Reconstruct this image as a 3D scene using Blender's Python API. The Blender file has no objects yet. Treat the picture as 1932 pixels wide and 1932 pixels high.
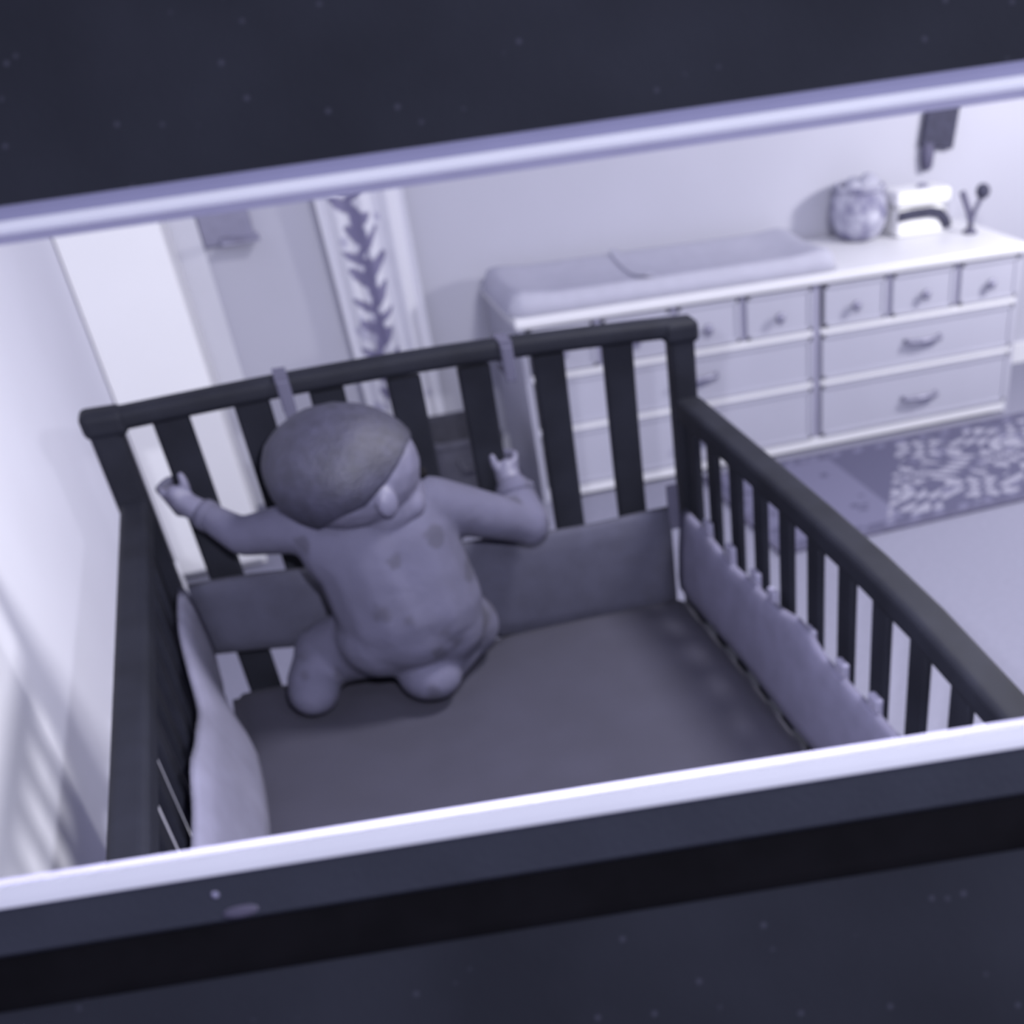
import bpy, bmesh, math, random
import numpy as np
from mathutils import Vector, Matrix, Euler

random.seed(7)
C = bpy.context.scene.collection
SC = bpy.context.scene
R = math.radians

# ------------------------------------------------------------------ camera, world, lamps, exposure
cd = bpy.data.cameras.new('camera'); cam = bpy.data.objects.new('camera', cd); C.objects.link(cam)
F_PX, CX, CY, W = 2122.154, 1407.66, 1484.253, 1932.0
cd.sensor_fit = 'HORIZONTAL'; cd.sensor_width = 36.0
cd.lens = 36.0 * F_PX / W
cd.shift_x = (W / 2 - CX) / W
cd.shift_y = (CY - W / 2) / W
cd.clip_start = 0.01; cd.clip_end = 100
cam.matrix_world = Matrix.Translation((.214, -1.607, 1.562)) @ (
    Matrix.Rotation(-.376, 4, 'Z') @ Matrix.Rotation(.908, 4, 'X') @ Matrix.Rotation(-.045, 4, 'Z'))
cd.dof.use_dof = True; cd.dof.focus_distance = .55; cd.dof.aperture_fstop = 9.0
SC.camera = cam

wd = bpy.data.worlds.new('world'); SC.world = wd; wd.use_nodes = True
bg = wd.node_tree.nodes['Background']
bg.inputs[0].default_value = (.58, .58, 1.0, 1); bg.inputs[1].default_value = .40

def lamp(name, kind, loc, power, color=(1, 1, 1), size=.1, target=None):
    l = bpy.data.lights.new(name, kind); l.energy = power; l.color = color
    if kind == 'AREA': l.shape = 'DISK'; l.size = size
    else: l.shadow_soft_size = size
    o = bpy.data.objects.new(name, l); C.objects.link(o); o.location = loc
    if target is not None:
        o.rotation_euler = (Vector(target) - Vector(loc)).to_track_quat('-Z', 'Y').to_euler()
    return o
lamp('infrared_lamp', 'POINT', (.284, -1.239, 1.497), 78, (.92, .92, 1.0), .008)
lamp('night_light', 'POINT', (3.25, 1.10, 1.45), 108, (1.0, .985, .96), .12)
lamp('overhead_fill', 'AREA', (1.35, -.34, 2.3), 58, (1.0, .985, .97), .4, (1.35, -.34, 0))  # unseen fill, added overhead to shape the shading on the baby
lamp('monitor_fill', 'AREA', (1.15, -2.4, 2.6), 34, (.88, .9, 1.0), .9, (.25, -1.32, 1.45))  # unseen fill added on the viewer's side to brighten the monitor rim

vs = SC.view_settings
vs.view_transform = 'Standard'; vs.look = 'None'; vs.exposure = 0.0; vs.gamma = 1.0
vs.use_curve_mapping = False

# ------------------------------------------------------------------ materials
def mat(name, col, rough=.6, noise=0.0, nscale=20.0, col2=None, bump=0.0, bscale=200.0, metallic=0.0, spec=.4):
    m = bpy.data.materials.new(name); m.use_nodes = True
    nt = m.node_tree; b = nt.nodes['Principled BSDF']
    b.inputs['Roughness'].default_value = rough; b.inputs['Metallic'].default_value = metallic
    b.inputs['Specular IOR Level'].default_value = spec
    tc = nt.nodes.new('ShaderNodeTexCoord')
    c2 = col2 or tuple(max(0, c * (1 - noise)) for c in col)
    n = nt.nodes.new('ShaderNodeTexNoise'); n.inputs['Scale'].default_value = nscale; n.inputs['Detail'].default_value = 4
    nt.links.new(tc.outputs['Object'], n.inputs['Vector'])
    r = nt.nodes.new('ShaderNodeValToRGB')
    r.color_ramp.elements[0].position = .35; r.color_ramp.elements[1].position = .65
    r.color_ramp.elements[0].color = (*c2, 1); r.color_ramp.elements[1].color = (*col, 1)
    nt.links.new(n.outputs['Fac'], r.inputs['Fac']); nt.links.new(r.outputs['Color'], b.inputs['Base Color'])
    if bump:
        n2 = nt.nodes.new('ShaderNodeTexNoise'); n2.inputs['Scale'].default_value = bscale
        nt.links.new(tc.outputs['Object'], n2.inputs['Vector'])
        bp = nt.nodes.new('ShaderNodeBump'); bp.inputs['Strength'].default_value = bump; bp.inputs['Distance'].default_value = .003
        nt.links.new(n2.outputs['Fac'], bp.inputs['Height']); nt.links.new(bp.outputs['Normal'], b.inputs['Normal'])
    return m

def attr_mat(name, rough=.85):
    m = bpy.data.materials.new(name); m.use_nodes = True
    nt = m.node_tree; b = nt.nodes['Principled BSDF']; b.inputs['Roughness'].default_value = rough
    b.inputs['Specular IOR Level'].default_value = .2
    a = nt.nodes.new('ShaderNodeVertexColor'); a.layer_name = 'print'
    nt.links.new(a.outputs['Color'], b.inputs['Base Color'])
    return m

def speckle_mat(name, col, fleck, scale=110, rough=.9):
    m = mat(name, col, rough, .35, 9, bump=.05, bscale=400, spec=.12)
    nt = m.node_tree; b = nt.nodes['Principled BSDF']
    base = b.inputs['Base Color'].links[0].from_socket
    tc = [n for n in nt.nodes if n.type == 'TEX_COORD'][0]
    v = nt.nodes.new('ShaderNodeTexVoronoi'); v.inputs['Scale'].default_value = scale
    nt.links.new(tc.outputs['Object'], v.inputs['Vector'])
    r = nt.nodes.new('ShaderNodeValToRGB')
    r.color_ramp.elements[0].position = .01; r.color_ramp.elements[1].position = .13
    r.color_ramp.elements[0].color = (1, 1, 1, 1); r.color_ramp.elements[1].color = (0, 0, 0, 1)
    nt.links.new(v.outputs['Distance'], r.inputs['Fac'])
    mx = nt.nodes.new('ShaderNodeMix'); mx.data_type = 'RGBA'
    nt.links.new(r.outputs['Color'], mx.inputs['Factor']); nt.links.new(base, mx.inputs['A'])
    mx.inputs['B'].default_value = (*fleck, 1)
    nt.links.new(mx.outputs['Result'], b.inputs['Base Color'])
    return m

M = dict(
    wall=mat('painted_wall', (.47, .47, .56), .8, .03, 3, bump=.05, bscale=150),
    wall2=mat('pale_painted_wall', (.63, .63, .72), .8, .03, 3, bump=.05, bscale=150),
    white=mat('white_paint', (.72, .72, .77), .45, .03, 6),
    door=mat('white_door_paint', (.82, .82, .85), .4, .02, 4),
    trim=mat('trim_paint', (.62, .62, .70), .5, .03, 6),
    carpet=mat('pale_carpet', (.245, .245, .33), .95, .08, 60, bump=.3, bscale=300),
    crib=mat('dark_stained_wood', (.0105, .0112, .0180), .65, .3, 14, spec=.1),
    sheet=mat('grey_fitted_sheet', (.0255, .0245, .043), .9, .12, 12, bump=.25, bscale=260),
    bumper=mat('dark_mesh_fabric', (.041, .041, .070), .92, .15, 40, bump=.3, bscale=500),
    bumper_half_lit=mat('bumper_fabric_half_lit', (.104, .100, .165), .92, .15, 30, bump=.3, bscale=400),  # same bumper fabric, lightened to paint in light on the right panel
    bumper_lit=mat('bumper_fabric_lit', (.135, .132, .195), .92, .12, 25, bump=.3, bscale=400),  # same bumper fabric, its colour raised for light from the right
    tie_pale=mat('pale_ribbon', (.17, .165, .25), .8, .1, 30),
    tie=mat('lavender_ribbon', (.055, .053, .092), .7, .1, 30),
    rim=mat('satin_silver_rim', (.80, .80, .86), .6, .03, 30, spec=.5),
    bevel=mat('lavender_grey_plastic', (.27, .265, .41), .6, .05, 30),
    gasket=mat('grey_gasket', (.30, .29, .42), .7, .08, 50),
    side=mat('dark_grey_plastic', (.040, .044, .060), .5, .12, 40, bump=.1, bscale=600),
    black=mat('black_rubber', (.0060, .0055, .0075), .9, .3, 60, spec=.1),
    table=speckle_mat('dark_speckled_stone', (.030, .032, .044), (.06, .06, .085)),
    skin=mat('baby_skin', (.095, .092, .145), .55, .08, 30),
    hair=mat('baby_hair', (.027, .0262, .050), .6, .35, 60, bump=.5, bscale=300),
    drawer=mat('cream_drawer_paint', (.42, .42, .51), .5, .03, 6),
    pad=mat('changing_pad_cover', (.44, .44, .54), .85, .05, 20, bump=.15, bscale=200),
    metal=mat('dull_metal', (.28, .275, .38), .4, .1, 40, metallic=.3),
    groove=mat('painted_gap_shade', (.30, .295, .40), .6, .05, 10),  # shade between the drawer fronts put into the colour; also the darker stile
    dark=mat('dark_cloth', (.055, .055, .095), .85, .25, 40, bump=.3, bscale=300),
    dark2=mat('mid_dark_cloth', (.12, .115, .19), .85, .25, 40, bump=.3, bscale=300),
    hamper=mat('charcoal_fabric', (.06, .06, .085), .9, .2, 30, bump=.4, bscale=250),
    light=mat('pale_lens', (.12, .11, .16), .3, .1, 50),
)

# ------------------------------------------------------------------ helpers
def link(name, me, m=None, parent=None, smooth=False):
    o = bpy.data.objects.new(name, me); C.objects.link(o)
    if m is not None:
        me.materials.clear(); me.materials.append(m)
    if smooth:
        for p in me.polygons: p.use_smooth = True
    if parent is not None: o.parent = parent
    return o

def obj(name, bm, m, parent=None, smooth=False):
    me = bpy.data.meshes.new(name); bmesh.ops.recalc_face_normals(bm, faces=bm.faces[:]); bm.to_mesh(me); bm.free()
    return link(name, me, m, parent, smooth)

def thing(name, label, cat, loc=(0, 0, 0), rotz=0, group=None):
    o = bpy.data.objects.new(name, None); C.objects.link(o); o.location = loc; o.rotation_euler = (0, 0, rotz)
    o.empty_display_size = .05
    return tag(o, label, cat, group)

def tag(o, label, cat, group=None):
    o['label'] = label; o['category'] = cat
    if group: o['group'] = group
    return o

def struct(o, label=None):
    o['kind'] = 'structure'
    if label: o['label'] = label
    return o

def box(bm, x0, x1, y0, y1, z0, z1, bev=0.0, seg=2):
    t = bmesh.new(); bmesh.ops.create_cube(t, size=1)
    for v in t.verts:
        v.co = Vector(((x0 + x1) / 2 + v.co.x * (x1 - x0), (y0 + y1) / 2 + v.co.y * (y1 - y0), (z0 + z1) / 2 + v.co.z * (z1 - z0)))
    if bev: bmesh.ops.bevel(t, geom=t.edges[:], offset=bev, segments=seg, affect='EDGES', profile=.5)
    me = bpy.data.meshes.new('tmp'); t.to_mesh(me); t.free(); bm.from_mesh(me); bpy.data.meshes.remove(me)
    return bm

def B(*a, **k): return box(bmesh.new(), *a, **k)

def loft(rings, caps=True, closed=True):
    bm = bmesh.new(); vr = [[bm.verts.new(p) for p in r] for r in rings]; n = len(rings[0])
    for a, b in zip(vr[:-1], vr[1:]):
        for i in range(n if closed else n - 1):
            j = (i + 1) % n; bm.faces.new((a[i], a[j], b[j], b[i]))
    if caps and closed:
        bm.faces.new(vr[0][::-1]); bm.faces.new(vr[-1])
    return bm

def sweep(pts, prof, up=Vector((0, 0, 1))):
    """prof: list of (side, up) offsets swept along pts, kept level"""
    rings = []
    for i, p in enumerate(pts):
        p = Vector(p); a = Vector(pts[max(0, i - 1)]); b = Vector(pts[min(len(pts) - 1, i + 1)])
        d = (b - a).normalized(); s = d.cross(up).normalized(); u = s.cross(d).normalized()
        rings.append([p + s * q[0] + u * q[1] for q in prof])
    return loft(rings)

def rr(w, h, r, n=4):
    """rounded rectangle profile"""
    out = []
    for cx, cy, a0 in ((w / 2 - r, h / 2 - r, 0), (-w / 2 + r, h / 2 - r, 90), (-w / 2 + r, -h / 2 + r, 180), (w / 2 - r, -h / 2 + r, 270)):
        for k in range(n + 1):
            a = R(a0 + 90 * k / n); out.append((cx + r * math.cos(a), cy + r * math.sin(a)))
    return out

def tube(pts, r, n=10):
    prof = [(r * math.cos(2 * math.pi * k / n), r * math.sin(2 * math.pi * k / n)) for k in range(n)]
    return sweep(pts, prof, Vector((.13, .21, .97)).normalized())

def lathe(prof, n=28, c=(0, 0, 0)):
    return loft([[(c[0] + r * math.cos(2 * math.pi * k / n), c[1] + r * math.sin(2 * math.pi * k / n), c[2] + z) for k in range(n)] for r, z in prof])

# ------------------------------------------------------------------ the setting
XL, YB = -.205, 2.45
struct(obj('floor', B(-.6, 4.2, -2.2, YB, -.06, 0), M['carpet']), 'pale carpeted floor of the nursery')
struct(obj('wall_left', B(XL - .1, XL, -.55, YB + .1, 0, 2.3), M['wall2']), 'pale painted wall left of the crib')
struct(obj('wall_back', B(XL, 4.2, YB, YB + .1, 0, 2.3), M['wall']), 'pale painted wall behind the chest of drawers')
bm = B(XL, XL + .012, -.55, 1.90, 0, .085, bev=.003)
struct(obj('baseboard_left', bm, M['white']), 'white baseboard along the left wall')
bm = B(.15, 4.2, YB - .014, YB, 0, .085, bev=.003)
struct(obj('baseboard_back', bm, M['white']), 'white baseboard along the back wall')
t = obj('trim_1', B(.022, .128, YB - .022, YB, 0, 2.08, bev=.004), M['trim']); struct(t, 'pale vertical trim strip on the back wall beside the tall white cabinet')

# ------------------------------------------------------------------ crib
def make_crib():
    t = thing('crib', 'dark wooden crib with wide headboard slats and narrower side slats around the baby', 'crib', (.385, -.55, 0))
    def part(name, bm, m=M['crib'], parent=None, smooth=False):
        o = obj(name, bm, m, None, smooth); o.parent = parent or t
        o.matrix_parent_inverse = Matrix.Translation((-.385, .55, 0)) if parent is None else Matrix.Identity(4)
        return o
    L = -1.05
    # head posts (rounded tops)
    for x, x0, x1 in ((0, -.017, .021), (.775, .757, .794)):
        part('post', B(x0, x1, -.018, .018, 0, 1.078, bev=.006))
    # headboard top rail with end caps that overhang the posts
    pts = [(-.012 + k * .805 / 16, 0, 1.082 + .012 * math.sin(math.pi * k / 16) + .004 * k / 16) for k in range(17)]
    part('headboard_top_rail', sweep(pts, rr(.034, .026, .009)))
    for x in (.006, .777):
        part('post_cap', B(x - .028, x + .024, -.021, .021, 1.066, 1.098, bev=.009, seg=3))
    part('headboard_bottom_rail', B(.02, .752, -.014, .014, .555, .625, bev=.004))
    for x in (.080, .180, .275, .376, .472, .578, .680):
        # flat slats, slightly bowed as bent wood
        rings = []
        for k in range(9):
            z = .61 + (1.078 - .61) * k / 8; yb = .010 * math.sin(math.pi * k / 8)
            rings.append([(x + a * .0225, yb + b * .007, z) for a, b in ((-1, -.6), (-.85, -1), (.85, -1), (1, -.6), (1, .6), (.85, 1), (-.85, 1), (-1, .6))])
        part('headboard_slat', loft(rings))
    # side rails
    def rail(x0, name, right):
        if right:
            pts = [(x0, y, z) for y, z in ((-.02, .972), (-.15, .972), (-.3, .972), (-.45, .972), (-.6, .969), (-.72, .962), (-.83, .949), (-.93, .937), (L, .925))]
        else:
            pts = [(x0, y, .968) for y in (-.02, -.2, -.4, -.6, -.8, L)]
        part(name, sweep(pts, rr(.034 if not right else .042, .034, .009)))
        return pts
    pr_ = rail(.777, 'side_top_rail', True); pl_ = rail(.004, 'side_top_rail', False)
    for x in (.772, 0.0):
        part('side_bottom_rail', B(x - .013, x + .013, L, -.02, .555, .625, bev=.004))
    def railz(pts, y):
        for a, b in zip(pts[:-1], pts[1:]):
            if b[1] <= y <= a[1]:
                f = (y - a[1]) / (b[1] - a[1]); return a[2] + f * (b[2] - a[2])
        return pts[-1][2]
    for k in range(12):
        y = -.037 - .0853 * k
        for x, pts in ((.772, pr_), (0.0, pl_)):
            part('side_slat', B(x - .005, x + .005, y - .0180, y + .0180, .61, railz(pts, y) - .01, bev=.003))
    # foot end, hidden below the monitor rim
    for x in (0, .775):
        part('post', B(x - .026, x + .026, L - .03, L + .026, 0, .97 if x == 0 else .945, bev=.006))
    part('footboard_top_rail', B(0, .775, L - .02, L + .02, .88, .925, bev=.006))
    part('footboard_bottom_rail', B(.02, .752, L - .014, L + .014, .555, .625, bev=.004))
    for x in (.080, .180, .275, .376, .472, .578, .680):
        part('footboard_slat', B(x - .0215, x + .0215, L - .007, L + .007, .61, .90, bev=.003))
    part('mattress_support', B(.02, .752, L + .03, -.035, .555, .572, bev=.002))
    return t
make_crib()

# mattress with fitted sheet
def make_mattress():
    t = thing('crib_mattress', 'thin crib mattress under a grey fitted sheet the baby kneels on', 'mattress', (.385, -.53, .573))
    bm = bmesh.new()
    nx, ny = 40, 54; x0, x1, y0, y1 = .034, .742, -1.015, -.036
    def surf(i, j):
        x = x0 + (x1 - x0) * i / nx; y = y0 + (y1 - y0) * j / ny
        e = min(x - x0, x1 - x, y - y0, y1 - y)
        z = .690 - .012 * (x - .385) / .35 * .6 + .004 * math.sin(9 * x + 4 * y) * math.sin(7 * y)
        z -= .02 * max(0, 1 - e / .03) ** 2
        for px, py, pr in ((.150, -.14, .055), (.30, -.19, .06), (.19, -.07, .05), (.36, -.08, .06)):
            z -= .006 * math.exp(-((x - px) ** 2 + (y - py) ** 2) / pr ** 2)
        return Vector((x - .385, y + .53, z - .573))
    vs_ = [[bm.verts.new(surf(i, j)) for j in range(ny + 1)] for i in range(nx + 1)]
    for i in range(nx):
        for j in range(ny):
            bm.faces.new((vs_[i][j], vs_[i + 1][j], vs_[i + 1][j + 1], vs_[i][j + 1]))
    obj('fitted_sheet', bm, M['sheet'], t, True)
    sk = bmesh.new(); loop = [vs for vs in ([(x0, y0), (x1, y0), (x1, y1), (x0, y1)])]
    box(sk, x0 - .385, x1 - .385, y0 + .53, y1 + .53, 0, .092, bev=.012, seg=3)
    obj('mattress_core', sk, M['sheet'], t)
    return t
make_mattress()

# bumper: four panels tied to the slats
def make_bumper():
    t = thing('crib_bumper', 'padded dark grey bumper panels tied along the inside of the crib slats', 'bumper', (.385, -.02, .70))
    off = Vector((-.385, .02, -.70))
    def panel(name, line, th, m):
        """line: list of (bottom point, top point); th = thickness along the given normal"""
        rings = []
        for k, (b, a, nrm) in enumerate(line):
            b, a, nrm = Vector(b), Vector(a), Vector(nrm)
            ring = []
            for f, o in ((0, 0), (.05, .8), (.2, 1.15), (.5, 1.25), (.8, 1.15), (.95, .8), (1, 0)):
                ring.append(b.lerp(a, f) + nrm * th * o + off)
            for f in (.9, .5, .1):
                ring.append(b.lerp(a, f) - nrm * th * .15 + off)
            rings.append(ring)
        return obj(name, loft(rings), m, t, True)
    # back panel, hanging a little clear of the sheet on the left
    ln = []
    for k in range(25):
        s = k / 24; x = .030 + .70 * s
        ln.append(((x, -.020, (.746 - .125 * s if s < .5 else .6835 - .06 * (s - .5) - .012 * min(1, (s - .5) / .1)) + .003 * math.sin(9 * s)), (x, -.020, .858 - .034 * s - .005 * math.sin(math.pi * s) + .003 * math.sin(14 * s)), (0, -1, 0)))
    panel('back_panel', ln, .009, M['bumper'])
    ln = []
    for k in range(31):
        y = -.03 - .97 * k / 30
        zt = .822 + .018 * math.exp(-((y + .46) / .05) ** 2) - .008 * math.exp(-((y + .22) / .06) ** 2)
        xi = .004 * math.sin(y * 17)
        ln.append(((.743 + xi * .5, y, .680), (.756, y, zt), (-1, 0, 0)))
    o = panel('right_panel', ln, .009, M['bumper_half_lit']); o['label'] = 'right bumper panel in a lighter fabric tone painted for the light on it'
    # left panel slumps inwards, top edge wavy
    ln = []
    for k in range(41):
        y = -.035 - .965 * k / 40
        zt = .862 - .040 * math.exp(-((y + .285) / .09) ** 2) + .016 * math.exp(-((y + .505) / .05) ** 2) - .01 * max(0, -y - .55)
        if y > -.12: xb = .028; zb = .735 - (-.035 - y) * 1.15
        else: xb = .028 + .030 * min(1, (-.12 - y) / .12); zb = .700
        zb = max(zb, .702)
        ln.append(((xb + .004 * math.sin(13 * y), y, zb), (.022 + .006 * math.sin(11 * y), y, zt), (.93, 0, .37)))
    o = panel('left_panel', ln, .010, M['bumper_lit']); o['label'] = 'left bumper panel, painted brighter for light from the right and slumped inward'
    # ribbon ties
    def tie(p, q):
        bm = bmesh.new()
        a, b = Vector(p) + off, Vector(q) + off
        me = sweep([a, a.lerp(b, .5) + Vector((.004, -.004, 0)), b], rr(.016, .004, .0015, 2), Vector((0, 1, 0)))
        return obj('tie', me, M['tie'], t)
    for y in (-.12, -.21, -.30, -.36, -.475, -.565, -.65):
        bm = B(.7535, .7635, y - .012, y + .012, .80, .836, bev=.003); bmesh.ops.translate(bm, verts=bm.verts, vec=off)
        obj('tie', bm, M['tie_pale'], t)
    bm = bmesh.new(); box(bm, .728, .746, -.030, -.020, .79, .862, bev=.003); bmesh.ops.translate(bm, verts=bm.verts, vec=off)
    obj('tie', bm, M['tie'], t)
    return t
make_bumper()

# ribbon straps wrapped round the headboard rail
for x, lab in ((.2235, 'lavender ribbon strap wrapped on the headboard rail just left of the baby head'), (.518, 'lavender ribbon strap wrapped on the headboard rail, the one nearer the right post')):
    t = thing('ribbon_strap', lab, 'strap', (x, 0, 1.075), 0, 'ribbon straps on the headboard rail')
    w = .0085; bm = bmesh.new()
    pr = [(-.0200, -.011), (.0200, -.011), (.0200, .034), (-.0200, .034)]
    inn = [(-.0180, -.009), (.0180, -.009), (.0180, .032), (-.0180, .032)]
    vo = [[bm.verts.new((sx * w, y, z)) for y, z in pr] for sx in (-1, 1)]; vi = [[bm.verts.new((sx * w, y, z)) for y, z in inn] for sx in (-1, 1)]
    for k in range(4):
        j = (k + 1) % 4
        bm.faces.new((vo[0][k], vo[0][j], vo[1][j], vo[1][k])); bm.faces.new((vi[0][k], vi[0][j], vi[1][j], vi[1][k]))
        for s in (0, 1): bm.faces.new((vo[s][k], vo[s][j], vi[s][j], vi[s][k]))
    obj('loop', bm, M['tie'], t)
    obj('tail', B(-.0075, .0075, -.0235, -.0202, -.045 if x < .3 else -.02, .028, bev=.0015), M['tie'], t)

# ------------------------------------------------------------------ baby
def sdf_mesh(name, cones, voxel, m, parent, smooth=8):
    """one continuous surface from overlapping tapered limbs: union, voxel remesh, smoothing"""
    bm = bmesh.new()
    for c in cones:
        if c[0] == 'e':
            _, p, rad, rot = c
            t = bmesh.new(); bmesh.ops.create_icosphere(t, subdivisions=3, radius=1)
            mt = Matrix.Translation(p) @ Euler(rot).to_matrix().to_4x4() @ Matrix.Diagonal((*rad, 1))
            bmesh.ops.transform(t, matrix=mt, verts=t.verts)
        else:
            _, a, ra, b, rb = c
            a, b = Vector(a), Vector(b); n = 14; ax = (b - a); ln = ax.length; q = ax.to_track_quat('Z', 'Y').to_matrix()
            rings = []
            for k in range(5):
                th = math.pi / 2 * k / 5; rings.append((-ra * math.cos(th), max(ra * math.sin(th), ra * .12)))
            for k in range(5):
                rings.append((ln * k / 4, ra + (rb - ra) * k / 4))
            for k in range(1, 6):
                th = math.pi / 2 * k / 5; rings.append((ln + rb * math.sin(th), max(rb * math.cos(th), rb * .12)))
            t = loft([[a + q @ Vector((r * math.cos(2 * math.pi * i / n), r * math.sin(2 * math.pi * i / n), z)) for i in range(n)] for z, r in rings])
        bmesh.ops.recalc_face_normals(t, faces=t.faces[:])
        me = bpy.data.meshes.new('tmp'); t.to_mesh(me); t.free(); bm.from_mesh(me); bpy.data.meshes.remove(me)
    me = bpy.data.meshes.new(name); bm.to_mesh(me); bm.free()
    o = bpy.data.objects.new(name, me); C.objects.link(o)
    r = o.modifiers.new('r', 'REMESH'); r.mode = 'VOXEL'; r.voxel_size = voxel
    s = o.modifiers.new('s', 'SMOOTH'); s.factor = .5; s.iterations = smooth
    dg = bpy.context.evaluated_depsgraph_get(); nm = bpy.data.meshes.new_from_object(o.evaluated_get(dg))
    o.modifiers.clear(); o.data = nm; nm.name = name; bpy.data.meshes.remove(me)
    nm.materials.clear(); nm.materials.append(m)
    for p in nm.polygons: p.use_smooth = True
    o.parent = parent
    return o

def suit_material():
    m = mat('patterned_sleepsuit', (.064, .0622, .106), .9, .16, 16, bump=1.0, bscale=28)
    nt = m.node_tree; b = nt.nodes['Principled BSDF']; base = b.inputs['Base Color'].links[0].from_socket
    tc = [n for n in nt.nodes if n.type == 'TEX_COORD'][0]
    v = nt.nodes.new('ShaderNodeTexVoronoi'); v.inputs['Scale'].default_value = 17
    n = nt.nodes.new('ShaderNodeTexNoise'); n.inputs['Scale'].default_value = 40
    ad = nt.nodes.new('ShaderNodeMath'); ad.operation = 'MULTIPLY_ADD'; ad.inputs[1].default_value = .5
    nt.links.new(tc.outputs['Object'], v.inputs['Vector']); nt.links.new(tc.outputs['Object'], n.inputs['Vector'])
    nt.links.new(n.outputs['Fac'], ad.inputs[0]); nt.links.new(v.outputs['Distance'], ad.inputs[2])
    r = nt.nodes.new('ShaderNodeValToRGB'); r.color_ramp.elements[0].position = .44; r.color_ramp.elements[1].position = .54
    r.color_ramp.elements[0].color = (.5, .5, .5, 1); r.color_ramp.elements[1].color = (0, 0, 0, 1)
    nt.links.new(ad.outputs[0], r.inputs['Fac'])
    mx = nt.nodes.new('ShaderNodeMix'); mx.data_type = 'RGBA'
    nt.links.new(r.outputs['Color'], mx.inputs['Factor']); nt.links.new(base, mx.inputs['A']); mx.inputs['B'].default_value = (.022, .021, .034, 1)
    nt.links.new(mx.outputs['Result'], b.inputs['Base Color'])
    return m
M['suit'] = suit_material()

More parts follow.
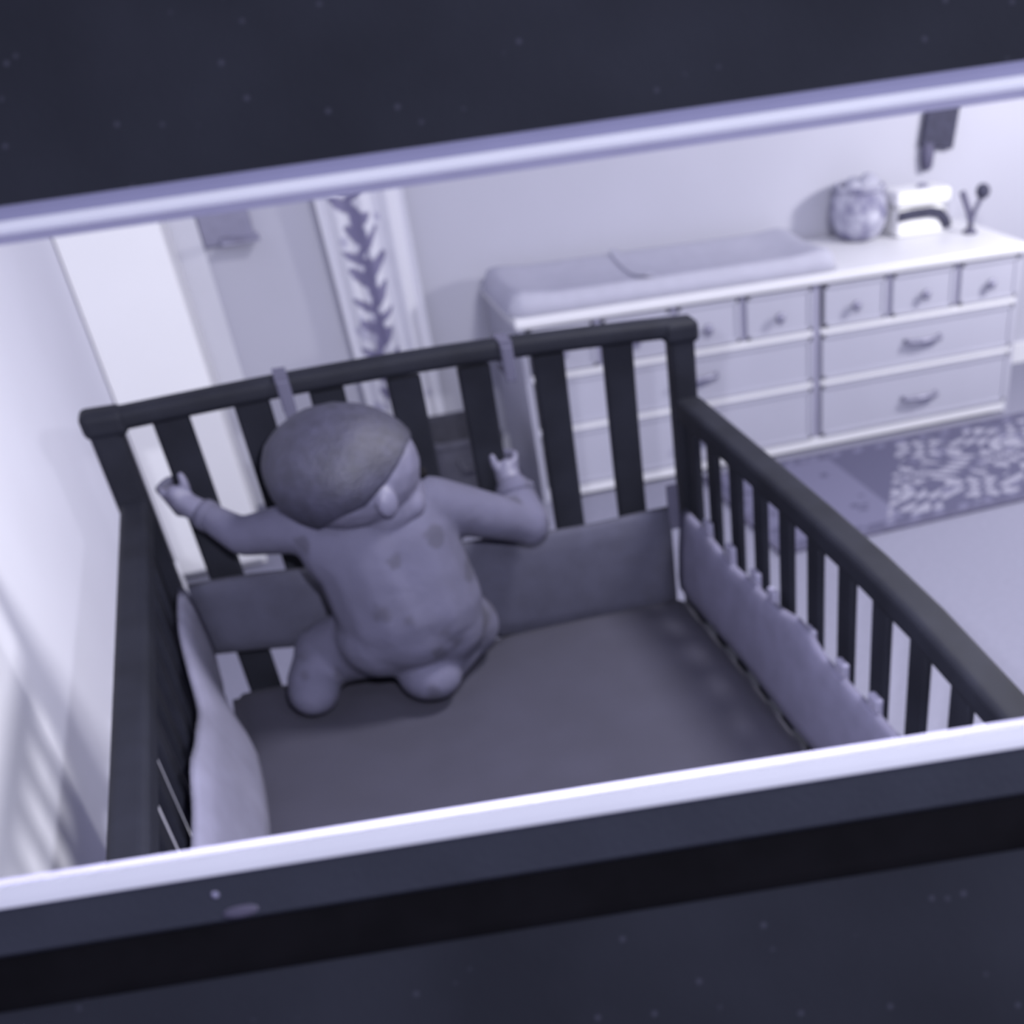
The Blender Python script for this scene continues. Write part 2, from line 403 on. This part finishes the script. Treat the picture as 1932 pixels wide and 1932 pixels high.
def make_baby():
    O = Vector((.28, -.13, .69))
    t = thing('person', 'baby in patterned footed sleepsuit kneeling in the crib with its back turned, gripping the slats', 'person', O)
    def c(*p): return Vector(p) - O
    LS, LE, LH = c(.205, -.128, .952), c(.122, -.075, .932), c(.060, -.0185, .972)
    RS, RE, RH = c(.365, -.128, .948), c(.498, -.070, .868), c(.490, -.0185, .925)
    HC = c(.272, -.141, 1.010); yaw = R(-72)
    Hd = Matrix.Translation(HC) @ Matrix.Rotation(R(-8), 4, 'Y') @ Matrix.Rotation(yaw, 4, 'Z') @ Matrix.Rotation(R(-12), 4, 'X')
    hp = lambda x, y, z: Hd @ Vector((x, y, z))       # head frame: +Y is the face
    hr = Hd.to_euler()
    body = [('e', hp(0, -.006, .012), (.090, .094, .074), hr), ('e', hp(0, .030, -.030), (.066, .060, .058), hr),
            ('e', hp(-.036, .050, -.036), (.027, .026, .025), hr), ('e', hp(.036, .050, -.036), (.027, .026, .025), hr),
            ('e', hp(0, .090, -.020), (.010, .012, .010), hr), ('e', hp(0, .078, -.048), (.018, .012, .006), hr), ('e', hp(0, .072, -.066), (.018, .016, .012), hr),
            ('e', hp(-.090, .004, -.012), (.008, .014, .019), hr), ('e', hp(.090, .004, -.012), (.008, .014, .019), hr),
            ('c', hp(0, .0, -.04), .040, c(.283, -.13, .94), .044),
            ('c', c(.285, -.128, .915), .066, c(.295, -.132, .80), .072),
            ('c', LS, .028, LE, .021), ('c', LE, .021, LH, .0155), ('c', RS, .030, RE, .024), ('c', RE, .024, RH, .018)]
    def hand(P, fwd, up, side, sgn):
        """palm at P, fingers close round the slat in front"""
        fwd, up, side = fwd.normalized(), up.normalized(), side.normalized()
        out = [('c', P - up * .012, .0125, P + up * .010, .0130)]
        for k, ln in enumerate((.0255, .0275, .027, .0245)):
            b = P + up * (.018 - .0105 * k) * 1.0 + side * sgn * .013 + fwd * .004
            k1 = b + fwd * ln * .9 + side * sgn * .006
            k2 = k1 + fwd * ln * .6 - side * sgn * .010
            k3 = k2 - side * sgn * .010 + fwd * .001
            out += [('c', b, .0056, k1, .0052), ('c', k1, .0052, k2, .0048), ('c', k2, .0048, k3, .0042)]
        tb = P - side * sgn * .010 + up * .004
        t1 = tb - side * sgn * .007 + up * .013 - fwd * .001; t2 = t1 - side * sgn * .003 + up * .012 + fwd * .002
        out += [('c', tb, .0068, t1, .006), ('c', t1, .006, t2, .005)]
        return out
    body += hand(LH, Vector((0, 1, 0)), Vector((-.35, 0, 1)), Vector((1, 0, .3)), -1)
    body += hand(RH, Vector((0, 1, 0)), Vector((.1, 0, 1)), Vector((1, 0, 0)), 1)
    sdf_mesh('body', body, .0026, M['skin'], t, 5)
    suit = [('c', c(.258, -.130, .935), .060, c(.312, -.130, .935), .060),
            ('c', c(.235, -.129, .943), .044, c(.338, -.129, .940), .046),
            ('c', c(.250, -.130, .915), .066, c(.322, -.130, .915), .066),
            ('c', c(.270, -.134, .910), .076, c(.290, -.140, .820), .088),
            ('c', c(.318, -.134, .910), .070, c(.322, -.140, .820), .084),
            ('e', c(.300, -.145, .795), (.092, .080, .062), (0, 0, 0)),
            ('c', c(.255, -.150, .785), .058, c(.340, -.150, .785), .060),
            ('c', LS, .036, LE, .026), ('c', LE, .026, LE.lerp(LH, .58), .020),
            ('c', RS, .038, RE, .030), ('c', RE, .033, RE.lerp(RH, .62), .029),
            # legs: thighs, shins and footed ends
            ('c', c(.250, -.130, .775), .056, c(.180, -.085, .742), .046), ('c', c(.180, -.085, .742), .043, c(.152, -.128, .727), .036),
            ('e', c(.150, -.143, .722), (.036, .046, .031), (0, 0, R(-8))),
            ('c', c(.345, -.130, .775), .058, c(.376, -.095, .745), .052), ('c', c(.376, -.095, .742), .047, c(.318, -.160, .728), .041),
            ('e', c(.306, -.178, .724), (.043, .048, .034), (0, 0, R(35)))]
    sdf_mesh('sleepsuit', suit, .004, M['suit'], t, 22)
    # fold lines and cuffs
    for a, b, r in ((LE.lerp(LH, .52), LE.lerp(LH, .66), .0215), (RE.lerp(RH, .56), RE.lerp(RH, .70), .0300)):
        obj('cuff', tube([a, a.lerp(b, .5), b], r, 16), M['suit'], t, True)
    nk = [c(.283 + .050 * math.cos(2 * math.pi * k / 20), -.131 + .047 * math.sin(2 * math.pi * k / 20), .978 - .004 * math.sin(2 * math.pi * k / 20)) for k in range(21)]
    obj('collar', tube(nk, .0065, 8), M['suit'], t, True)
    # hair: a cap over crown, back and sides of the head, longer at the nape
    bm = bmesh.new(); nu, nv = 36, 22; vr = []
    for j in range(nv + 1):
        row = []
        for i in range(nu):
            a = 2 * math.pi * i / nu
            face = max(0, math.sin(a) + .22) / 1.22                     # +Y = forehead
            side = abs(math.cos(a)) ** 3
            low = 1.08 + 1.42 * (1 - face) - .55 * side * (1 if math.cos(a) > 0 else .35) + .05 * math.sin(5 * a + 1)
            th = low * j / nv
            k = 1.045 + .012 * math.sin(7 * a + 3 * th) * math.sin(th) + .01 * random.random()
            if j == nv: k = .98
            row.append(bm.verts.new(hp(.090 * k * math.sin(th) * math.cos(a), -.006 + .094 * k * math.sin(th) * math.sin(a), 0.012 + .074 * k * math.cos(th))))
        vr.append(row)
    for j in range(nv):
        for i in range(nu):
            k = (i + 1) % nu
            bm.faces.new((vr[j][i], vr[j][k], vr[j + 1][k], vr[j + 1][i]))
    bmesh.ops.remove_doubles(bm, verts=bm.verts[:], dist=.0004)
    obj('hair', bm, M['hair'], t, True)
    for s in (-1, 1):
        bm = bmesh.new(); bmesh.ops.create_uvsphere(bm, u_segments=10, v_segments=8, radius=.0075)
        bmesh.ops.translate(bm, verts=bm.verts, vec=hp(s * .030, .082, -.006)); obj('eye', bm, M['black'], t, True)
    return t
make_baby()

# ------------------------------------------------------------------ chest of drawers
def make_dresser():
    X0, X1, YF, YK, ZT = .945, 2.775, 1.976, 2.43, .600
    t = thing('chest_of_drawers', 'long low white chest of drawers against the back wall', 'dresser', ((X0 + X1) / 2, YK, 0))
    ox, oy = (X0 + X1) / 2, YK
    def bx(bm, x0, x1, y0, y1, z0, z1, bev=.002): return box(bm, x0 - ox, x1 - ox, y0 - oy, y1 - oy, z0, z1, bev=bev)
    obj('side_panel', bx(bmesh.new(), X0, X0 + .02, YF, YK, .0, ZT - .03), M['drawer'], t)
    obj('side_panel', bx(bmesh.new(), X1 - .02, X1, YF, YK, .0, ZT - .03), M['drawer'], t)
    obj('back_panel', bx(bmesh.new(), X0 + .02, X1 - .02, YK - .012, YK, .03, ZT - .03), M['drawer'], t)
    obj('top', bx(bmesh.new(), X0 - .012, X1 + .012, YF - .022, YK, ZT - .030, ZT, .006), M['white'], t)
    obj('base_rail', bx(bmesh.new(), X0 + .02, X1 - .02, YF - .006, YF + .02, .012, .046), M['white'], t)
    XM = 1.965
    xs_r = [XM, 2.235, 2.505, X1 - .012]; xs_l = [X0 + .02, 1.195, 1.45, 1.69, XM]
    rows = (.562, .4125, .240, .046)
    # face frame: stiles and rails standing proud of the drawer fronts
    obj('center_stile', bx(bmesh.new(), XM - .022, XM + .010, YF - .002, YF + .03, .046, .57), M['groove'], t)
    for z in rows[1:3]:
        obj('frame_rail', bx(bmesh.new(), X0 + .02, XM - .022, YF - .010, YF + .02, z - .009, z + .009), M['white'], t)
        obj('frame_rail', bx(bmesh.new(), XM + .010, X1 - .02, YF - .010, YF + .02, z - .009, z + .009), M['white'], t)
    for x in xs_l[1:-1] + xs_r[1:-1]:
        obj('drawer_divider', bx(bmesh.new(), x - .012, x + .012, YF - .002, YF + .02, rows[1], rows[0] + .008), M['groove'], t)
    def front(name, x0, x1, z0, z1, y=YF):
        bm = bmesh.new(); bx(bm, x0, x1, y - .008, y + .015, z0, z1, .003)
        o = obj(name, bm, M['drawer'], t)
        # raised lip round the front
        fr = bmesh.new(); w = .012
        for a in ((x0, x1, z1 - w, z1), (x0, x1, z0, z0 + w), (x0, x0 + w, z0, z1), (x1 - w, x1, z0, z1)):
            bx(fr, a[0], a[1], y - .013, y - .0075, a[2], a[3], .001)
        obj('lip', fr, M['drawer'], o)
        return o
    def knob(o, x, z):
        k = lathe([(.006, 0), (.006, .010), (.015, .016), (.017, .024), (.012, .031), (.003, .033)], 16)
        bmesh.ops.rotate(k, verts=k.verts, cent=(0, 0, 0), matrix=Matrix.Rotation(R(90), 3, 'X'))
        bmesh.ops.translate(k, verts=k.verts, vec=(x - ox, YF - .008 - oy, z)); obj('knob', k, M['metal'], o, True)
    def handle(o, x, z, w=.14):
        h = bmesh.new()
        pts = [(x - w / 2 - ox, YF - .008 - oy, z), (x - w / 2 - ox + .006, YF - .028 - oy, z), (x - ox, YF - .034 - oy, z - .003), (x + w / 2 - ox - .006, YF - .028 - oy, z), (x + w / 2 - ox, YF - .008 - oy, z)]
        obj('handle', tube(pts, .0085, 10), M['metal'], o, True)
    for xs in (xs_l, xs_r):
        for a, b in zip(xs[:-1], xs[1:]):
            l = .012 + (.010 if a == XM else 0); r_ = .014 + (.012 if b == XM else 0)
            if a == X0 + .02: l = .006
            if b == xs_r[-1]: r_ = .012
            o = front('small_drawer', a + l, b - r_, rows[1] + .013, rows[0]); knob(o, (a + b) / 2 + (.0 if xs is xs_r else -.012), .487)
    for z0, z1, hz in ((rows[2] + .012, rows[1] - .012, .334), (rows[3] + .004, rows[2] - .012, .132)):
        o = front('wide_drawer', X0 + .026, XM - .026, z0, z1); handle(o, 1.515, hz)
        o = front('wide_drawer', XM + .014, X1 - .026, z0, z1); handle(o, 2.375, hz)
    for x in (X0 + .03, X1 - .03):
        obj('foot', bx(bmesh.new(), x - .025, x + .025, YF + .01, YF + .06, 0, .015), M['white'], t)
    return t
make_dresser()

# tall narrow white cabinet in the corner
def make_cabinet():
    x0, x1, y0, y1, h = -.2035, .050, 1.92, 2.42, 1.85
    t = thing('tall_cabinet', 'tall narrow plain white cabinet in the corner by the left wall', 'cabinet', ((x0 + x1) / 2, y1, 0))
    ox, oy = (x0 + x1) / 2, y1
    obj('carcass', B(x0 - ox, x1 - ox, y0 + .020 - oy, 0, .05, h, bev=.003), M['door'], t)
    obj('plinth', B(x0 + .006 - ox, x1 - .006 - ox, y0 + .045 - oy, -.01, 0, .05, bev=.001), M['door'], t)
    d = obj('door', B(x0 + .002 - ox, x1 - .002 - ox, y0 - oy, y0 + .0195 - oy, .03, h - .004, bev=.003), M['door'], t)
    obj('door_handle', tube([(x1 - .03 - ox, y0 - oy, 1.26), (x1 - .03 - ox, y0 - .025 - oy, 1.27), (x1 - .03 - ox, y0 - .025 - oy, 1.38), (x1 - .03 - ox, y0 - oy, 1.39)], .005, 8), M['metal'], d, True)
    return t
make_cabinet()

# contoured changing pad on the left two thirds of the dresser
def make_pad():
    x0, x1, y0, y1, z = .925, 2.055, 1.972, 2.405, .600
    t = thing('changing_pad', 'long pale contoured changing pad lying on the white chest of drawers', 'changing pad', ((x0 + x1) / 2, (y0 + y1) / 2, z))
    nx, ny = 40, 26; rings = []
    for i in range(nx + 1):
        s = i / nx
        # rounded ends: the outline narrows and drops at both ends
        e = min(s, 1 - s) * (x1 - x0); f = math.sqrt(max(0, 1 - max(0, 1 - e / .07) ** 2)) if e < .07 else 1
        top = []
        for j in range(ny + 1):
            v = j / ny * 2 - 1
            h = .034 + .034 * abs(v) ** 2.2
            h *= (max(0, 1 - abs(v) ** 14)) ** .5
            end = .03 * max(0, 1 - e / .16)
            h = (h + end * (1 - abs(v) ** 4)) * (f ** .6)
            top.append((x0 + (x1 - x0) * s - (x0 + x1) / 2, v * (y1 - y0) / 2 * (.86 + .14 * f), max(.0012, h)))
        bot = [(p[0], p[1] * .985, 0.0005) for p in top[::-1]]
        rings.append(top + bot)
    obj('padded_cover', loft(rings), M['pad'], t, True)
    st = [(-.10, -.19 + .38 * k / 12, -.0 + .036 + .034 * abs(-1 + 2 * k / 12 * 1.0) ** 2.2 * .8 + .002) for k in range(13)]
    obj('safety_strap', sweep(st, rr(.03, .003, .001, 2)), M['pad'], t)
    return t
make_pad()

# round mottled jar/basket
def make_basket():
    t = thing('round_basket', 'round mottled basket beside the changing pad', 'basket', (2.305, 2.338, .6005))
    m = mat('mottled_weave', (.50, .50, .60), .8, 0, 18, (.15, .145, .25), .4, 120)
    prof = [(.050, 0), (.075, .012), (.096, .05), (.103, .09), (.098, .13), (.083, .165), (.078, .17), (.090, .13), (.094, .09), (.086, .05), (.05, .02)]
    obj('bowl', lathe(prof, 30), m, t, True)
    obj('rim', lathe([(.078, .162), (.090, .162), (.092, .170), (.088, .177), (.079, .177), (.075, .170), (.078, .162)], 30), m, t, True)
    for k, (x, y, r) in enumerate(((-.03, -.02, .042), (.032, -.01, .044), (0, .036, .040), (.0, -.035, .03))):
        bm = bmesh.new(); bmesh.ops.create_icosphere(bm, subdivisions=3, radius=r)
        for v in bm.verts: v.co *= 1 + .09 * math.sin(60 * v.co.x + k) * math.sin(50 * v.co.y) ; 
        bmesh.ops.translate(bm, verts=bm.verts, vec=(x, y, .155 + .012 * (k % 2)))
        o = obj('cotton_ball', bm, mat('cotton', (.42, .42, .52), .95, .1, 30) if k == 0 else bpy.data.materials['cotton'], t, True)
    return t
make_basket()

# white lidded wipes box with a dark strip for the shade under its lid
def make_box():
    t = thing('wipes_box', 'white lidded box with a dark curved strip of painted shade under the lid on the chest of drawers', 'box', (2.525, 2.31, .6005))
    obj('box_body', B(-.105, .105, -.055, .055, 0, .095, bev=.014, seg=3), M['door'], t)
    obj('lid', B(-.112, .112, -.06, .06, .096, .150, bev=.016, seg=3), M['door'], t)
    bm = bmesh.new(); bmesh.ops.create_uvsphere(bm, u_segments=14, v_segments=8, radius=.022)
    for v in bm.verts: v.co.z *= .4
    bmesh.ops.translate(bm, verts=bm.verts, vec=(.02, -.005, .152)); obj('lid_button', bm, M['metal'], t, True)
    pts = [(-.108, -.064, .073), (-.05, -.066, .078), (.02, -.066, .078), (.062, -.065, .068), (.085, -.063, .045), (.098, -.061, .018)]
    obj('band', sweep(pts, rr(.010, .036, .004, 3), Vector((0, -.3, 1)).normalized()), M['dark'], t)  # modelled dark strip in place of shade below the lid
    return t
make_box()

# forked ornament with a ball
def make_fork():
    t = thing('forked_ornament', 'small dark forked ornament with a round ball tip near the right end', 'ornament', (2.69, 2.20, .6005))
    obj('stand', lathe([(.022, 0), (.022, .006), (.008, .012), (.002, .013)], 16), M['dark2'], t, True)
    obj('stem', tube([(0, 0, .008), (.0, 0, .03), (-.01, 0, .06), (-.036, 0, .112)], .009, 10), M['dark2'], t, True)
    obj('branch', tube([(0, 0, .03), (.012, 0, .06), (.032, 0, .095)], .007, 10), M['dark2'], t, True)
    bm = bmesh.new(); bmesh.ops.create_uvsphere(bm, u_segments=16, v_segments=10, radius=.021)
    bmesh.ops.translate(bm, verts=bm.verts, vec=(.034, 0, .108)); obj('ball', bm, M['dark'], t, True)
    for ch in t.children:
        for v in ch.data.vertices: v.co *= 1.22
    return t
make_fork()

# hanging ornament on the back wall, right
def make_hanging():
    t = thing('wall_hanging', 'dark square ornament hanging on the bright back wall above the box', 'ornament', (2.665, YB - .001, 1.035))
    obj('hanger', B(-.055, .055, -.022, 0, .02, .075, bev=.006), M['dark2'], t)
    obj('cord', B(-.03, .035, -.016, -.002, -.06, .03, bev=.004), M['dark2'], t)
    bm = B(-.068, .068, -.03, -.001, -.075, .075, bev=.008)
    bmesh.ops.rotate(bm, verts=bm.verts, cent=(0, 0, 0), matrix=Matrix.Rotation(R(8), 3, 'Y'))
    bmesh.ops.translate(bm, verts=bm.verts, vec=(.012, 0, -.115)); obj('plaque', bm, M['dark'], t)
    obj('tassel', lathe([(.004, -.26), (.020, -.25), (.026, -.20), (.020, -.17), (.006, -.165)], 12, (-.035, -.02, 0)), M['dark2'], t, True)
    return t
make_hanging()

# small hanging picture left of the curtain (its lower edge shows under the monitor rim)
def make_picture():
    t = thing('wall_picture', 'small grey wall picture left of the curtain, only its lower edge visible', 'picture', (.205, YB - .001, .905))
    obj('frame', B(-.075, .075, -.022, 0, -.095, .12, bev=.005), M['metal'], t)
    obj('print', B(-.055, .055, -.025, -.021, -.075, .10, bev=.001), mat('grey_print', (.42, .41, .55), .7, .4, 18), t)
    for k, (x, z) in enumerate(((-.025, -.04), (.03, -.05))):
        obj('motif', lathe([(.001, 0), (.018, .001), (.018, .003), (.001, .004)], 12, (0, 0, 0)), M['metal'], t)
        m_ = t.children[-1]; m_.rotation_euler = (R(90), 0, 0); m_.location = (x, -.0195, z)
    return t
make_picture()

# ------------------------------------------------------------------ patterned curtain
def make_curtain():
    x0, x1, y, z0, z1 = .478, .745, 2.395, .03, 1.75
    t = thing('curtain', 'pale curtain printed with a dark leafy branch, hanging behind the crib', 'curtain', ((x0 + x1) / 2, y, 0))
    nx, nz = 70, 300
    rnd = random.Random(3)
    leaves = []
    for k in range(30):
        z = .30 + k * .036; s = 1 if k % 2 else -1
        leaves.append((.40 + s * rnd.uniform(.04, .10) + .03 * math.sin(z * 11), z + rnd.uniform(-.01, .01), rnd.uniform(.035, .065), rnd.uniform(.010, .018), s * rnd.uniform(.4, 1.0)))
    blobs = [(rnd.uniform(.02, .98), rnd.uniform(.2, 1.3), rnd.uniform(.008, .016)) for _ in range(38)]
    me = bpy.data.meshes.new('cloth'); vs_, fs, cols = [], [], []
    base = (.66, .66, .74); ink = (.20, .19, .31); soft = (.46, .455, .58)
    for j in range(nz + 1):
        z = z0 + (z1 - z0) * j / nz
        for i in range(nx + 1):
            s = i / nx; tp = 1 - .10 * max(0, .9 - z)
            fold = .016 * math.sin(s * 2 * math.pi * 3.4 + .5 * math.sin(z * 3)) * (1 + .15 * math.sin(z * 5))
            x = (s - .5) * (x1 - x0) * tp - .004
            vs_.append((x, fold, z))
            col = base
            cxb = .40 + .035 * math.sin(z * 11) + .02 * math.sin(z * 27)
            if abs(s - cxb) < .038 + .02 * math.sin(z * 40): col = ink
            for lx, lz, la, lb, an in leaves:
                dx, dz = (s - lx) * (x1 - x0), z - lz
                if abs(dx) > .07 or abs(dz) > .07: continue
                u = dx * math.cos(an) + dz * math.sin(an); w = -dx * math.sin(an) + dz * math.cos(an)
                if (u / la) ** 2 + (w / lb) ** 2 < 1: col = ink; break
            else:
                if col is base:
                    for bx_, bz_, br in blobs:
                        if ((s - bx_) * (x1 - x0)) ** 2 + (z - bz_) ** 2 < br * br: col = soft; break
            cols.append((*col, 1))
    for j in range(nz):
        for i in range(nx):
            a = j * (nx + 1) + i; fs.append((a, a + 1, a + nx + 2, a + nx + 1))
    me.from_pydata(vs_, [], fs); at = me.color_attributes.new('print', 'FLOAT_COLOR', 'POINT')
    at.data.foreach_set('color', np.array(cols, dtype=np.float32).ravel())
    o = link('cloth', me, attr_mat('printed_cloth'), t, True)
    so = o.modifiers.new('thickness', 'SOLIDIFY'); so.thickness = .002
    obj('pleat_tape', B(-.135, .135, -.018, .018, z1 - .01, z1 + .03, bev=.004), M['white'], t)
    obj('curtain_rod', tube([(-.25, 0, z1 + .045), (0, 0, z1 + .046), (.25, 0, z1 + .045)], .011, 12), M['metal'], t, True)
    for x in (-.22, .22):
        obj('rod_bracket', B(x - .008, x + .008, -.004, YB - y - .0005, z1 + .03, z1 + .05, bev=.002), M['metal'], t)
    return t
make_curtain()

# ------------------------------------------------------------------ hamper behind the crib
def make_hamper():
    t = thing('laundry_hamper', 'charcoal fabric hamper standing between the curtain and the chest of drawers', 'hamper', (.72, 2.03, 0))
    def ring(w, dpt, z): return [(x, y, z) for x, y in rr(w, dpt, .03, 5)]
    obj('bag', loft([ring(.20, .24, 0), ring(.215, .26, .10), ring(.225, .27, .28), ring(.215, .26, .285), ring(.20, .24, .10), ring(.19, .23, .02)]), M['hamper'], t, False)
    obj('rim', loft([ring(.229, .274, .268), ring(.235, .28, .278), ring(.229, .274, .290), ring(.207, .252, .290), ring(.205, .25, .275)], caps=False), M['hamper'], t)
    for s in (-1, 1):
        obj('grip', tube([(-.04, s * .137, .23), (-.03, s * .15, .20), (.03, s * .15, .20), (.04, s * .137, .23)], .006, 8), M['hamper'], t, True)
    return t
make_hamper()

# ------------------------------------------------------------------ rug
def make_rug():
    t = thing('rug', 'dark patterned rug with pale vine lines in front of the chest of drawers', 'rug', (2.30, 1.585, 0))
    wx, wy, nx, ny = 1.62, .66, 230, 96
    rnd = random.Random(11)
    pts = [(rnd.uniform(-wx / 2, wx / 2), rnd.uniform(-wy / 2, wy / 2), rnd.uniform(.016, .035), rnd.random()) for _ in range(330)]
    vs_, fs, cols = [], [], []
    dk, md, lt = (.10, .098, .165), (.155, .152, .24), (.29, .288, .37)
    for j in range(ny + 1):
        y = -wy / 2 + wy * j / ny
        for i in range(nx + 1):
            x = -wx / 2 + wx * i / nx
            vs_.append((x, y, .004 + .006 * (1 if 0 < i < nx and 0 < j < ny else 0) + .0015 * rnd.random()))
            edge = min(wx / 2 - abs(x), wy / 2 - abs(y))
            col = md if x < -.35 else dk
            # diagonal pale band of leafy motif
            b = (x - .62 * y) + .24
            if .0 < b < .62:
                if math.sin(38 * x + 6 * math.sin(17 * y)) * math.sin(33 * y + 5 * math.sin(15 * x)) > .05: col = lt
            elif b >= .62 and math.sin(45 * x) * math.sin(40 * y) > .3: col = lt
            if edge < .055:
                col = dk if math.sin(70 * x + 2 * math.sin(30 * y)) * math.sin(70 * y) > -.25 else md
            cols.append((*col, 1))
    for px, py, pr, u in pts:
        if u > .45: continue
        i0, i1 = int((px - pr + wx / 2) / wx * nx), int((px + pr + wx / 2) / wx * nx) + 1
        j0, j1 = int((py - pr + wy / 2) / wy * ny), int((py + pr + wy / 2) / wy * ny) + 1
        for j in range(max(0, j0), min(ny, j1) + 1):
            for i in range(max(0, i0), min(nx, i1) + 1):
                v = vs_[j * (nx + 1) + i]
                if (v[0] - px) ** 2 + (v[1] - py) ** 2 < (pr * .6) ** 2: cols[j * (nx + 1) + i] = (*(dk if u < .25 else md), 1)
    for j in range(ny):
        for i in range(nx):
            a = j * (nx + 1) + i; fs.append((a, a + 1, a + nx + 2, a + nx + 1))
    me = bpy.data.meshes.new('pile'); me.from_pydata(vs_, [], fs)
    at = me.color_attributes.new('print', 'FLOAT_COLOR', 'POINT'); at.data.foreach_set('color', np.array(cols, dtype=np.float32).ravel())
    link('pile', me, attr_mat('woven_rug', .95), t)
    bm = bmesh.new(); w = .018
    for a in ((-wx / 2, wx / 2, -wy / 2, -wy / 2 + w), (-wx / 2, wx / 2, wy / 2 - w, wy / 2), (-wx / 2, -wx / 2 + w, -wy / 2, wy / 2), (wx / 2 - w, wx / 2, -wy / 2, wy / 2)):
        box(bm, a[0], a[1], a[2], a[3], .0005, .0125, bev=.003)
    obj('binding', bm, M['dark2'], t)
    return t
make_rug()

# ------------------------------------------------------------------ baby monitor and the stone top it stands on
MON = Matrix(((0.9565039, 0.1204992, -0.2656693, .2646476), (-.2824942, .6098164, -.7404869, -1.3185519), (.0727814, .7833288, .6173321, 1.4419856), (0, 0, 0, 1)))
def make_monitor():
    t = thing('video_monitor', 'wide video monitor with silver rim and dark grey casing, showing the nursery', 'monitor')
    t.matrix_world = MON
    XI0, XI1 = -.215, .215
    yb, yt = -.0815, .0840
    def framering(name, prof_t, prof_b, m, sx=None, parent=t):
        """profile (distance outward from the opening edge, height z) run round the rectangular opening; top and bottom profiles differ"""
        bm = bmesh.new(); n = len(prof_t); cols = []
        for cx_, cy_, sxx, syy, pf in ((XI0, yb, -1, -1, prof_b), (XI1, yb, 1, -1, prof_b), (XI1, yt, 1, 1, prof_t), (XI0, yt, -1, 1, prof_t)):
            cols.append([bm.verts.new((cx_ + sxx * q[0], cy_ + syy * q[0], q[1])) for q in pf])
        for k in range(4):
            a, b = cols[k], cols[(k + 1) % 4]
            for i in range(n):
                j = (i + 1) % n; bm.faces.new((a[i], b[i], b[j], a[j]))
        return obj(name, bm, m, parent)
    # profiles: (outward offset, height), closed loops
    framering('gasket', [(0, 0), (.0025, .0004), (.0025, -.0010), (.0012, -.0010)], [(0, 0), (.0015, .0004), (.0015, -.0010), (.0009, -.0010)], M['gasket'])
    framering('rim', [(.0023, -.001), (.0023, .0004), (.0030, .0011), (.0048, .0008), (.0064, -.0004), (.0066, -.0025), (.004, -.0025)],
              [(.0014, -.001), (.0014, .0002), (.0024, .0005), (.0056, .0007), (.0076, .0004), (.0076, -.0025), (.004, -.0025)], M['rim'])
    framering('bevel', [(.0064, -.002), (.0064, -.0006), (.0092, -.0013), (.0119, -.0030), (.0124, -.0065), (.0124, -.009), (.008, -.008)],
              [(.0074, -.002), (.0074, -.0002), (.0078, -.0004), (.0079, -.001), (.0079, -.002), (.0078, -.003), (.0076, -.003)], M['bevel'])
    o = framering('side', [(.0080, -.004), (.0090, -.0035), (.0115, -.006), (.0120, -.0095), (.009, -.0095), (.0085, -.007)],
              [(.0077, -.0030), (.0077, -.0008), (.0090, -.0016), (.0200, -.0066), (.0207, -.0085), (.0200, -.0100), (.0100, -.0100)], M['side'])
    framering('back_shell', [(.0092, -.0115), (.0092, -.0092), (.0122, -.0092), (.0128, -.0105), (.0128, -.0118), (.011, -.0118)],
              [(.0185, -.0115), (.0185, -.0085), (.0330, -.0100), (.0352, -.0108), (.0357, -.0116), (.0357, -.0118), (.025, -.0118)], M['black'])
    # faint moulding line and indicator light low on the front edge
    bm = bmesh.new(); box(bm, -.20, -.096, -.0004, .0004, -.0003, .0003)
    g = obj('moulding_line', bm, M['gasket'], t); g.location = (0, -.0975, -.0053); g.rotation_euler = (R(24), 0, 0)
    bm = bmesh.new(); bmesh.ops.create_uvsphere(bm, u_segments=16, v_segments=8, radius=1)
    for v in bm.verts: v.co = Vector((v.co.x * .0052, v.co.y * .0019, v.co.z * .0010))
    g = obj('indicator_light', bm, M['light'], t, True); g.location = (-.0905, -.0998, -.0060); g.rotation_euler = (R(24), 0, R(4))
    bm = bmesh.new(); bmesh.ops.create_uvsphere(bm, u_segments=10, v_segments=6, radius=.0011)
    g = obj('pin_hole', bm, M['gasket'], t, True); g.location = (-.0955, -.0942, -.0036)
    return t
make_monitor()

def make_table():
    bm = bmesh.new()
    xo0, xo1, yo0, yo1 = -.52, .56, -.50, .25
    xi0, xi1, yi0, yi1 = -.226, .226, -.108, .0943
    zt, zb = -.0120, -.0135
    out = [(xo0, yo0), (xo1, yo0), (xo1, yo1), (xo0, yo1)]; inn = [(xi0, yi0), (xi1, yi0), (xi1, yi1), (xi0, yi1)]
    vo = [[bm.verts.new((*p, z)) for p in out] for z in (zt, zb)]
    # the hole is splayed open underneath
    vi = [[bm.verts.new((*p, zt)) for p in inn], [bm.verts.new((p[0] * 1.25, p[1] + (.05 if p[1] > 0 else -.05), zb - .006)) for p in inn]]
    vo[1] = [bm.verts.new((*p, zb - .006)) for p in out]
    for k in range(4):
        j = (k + 1) % 4
        bm.faces.new((vo[0][k], vo[0][j], vi[0][j], vi[0][k])); bm.faces.new((vo[1][k], vo[1][j], vi[1][j], vi[1][k]))
        bm.faces.new((vo[0][k], vo[0][j], vo[1][j], vo[1][k])); bm.faces.new((vi[0][k], vi[0][j], vi[1][j], vi[1][k]))
    for v in [v for v in bm.verts if not v.link_faces]: bm.verts.remove(v)
    o = obj('tabletop', bm, M['table']); o.matrix_world = MON
    tag(o, 'dark speckled stone tabletop behind and below the silver-rimmed monitor', 'table')
    return o
make_table()
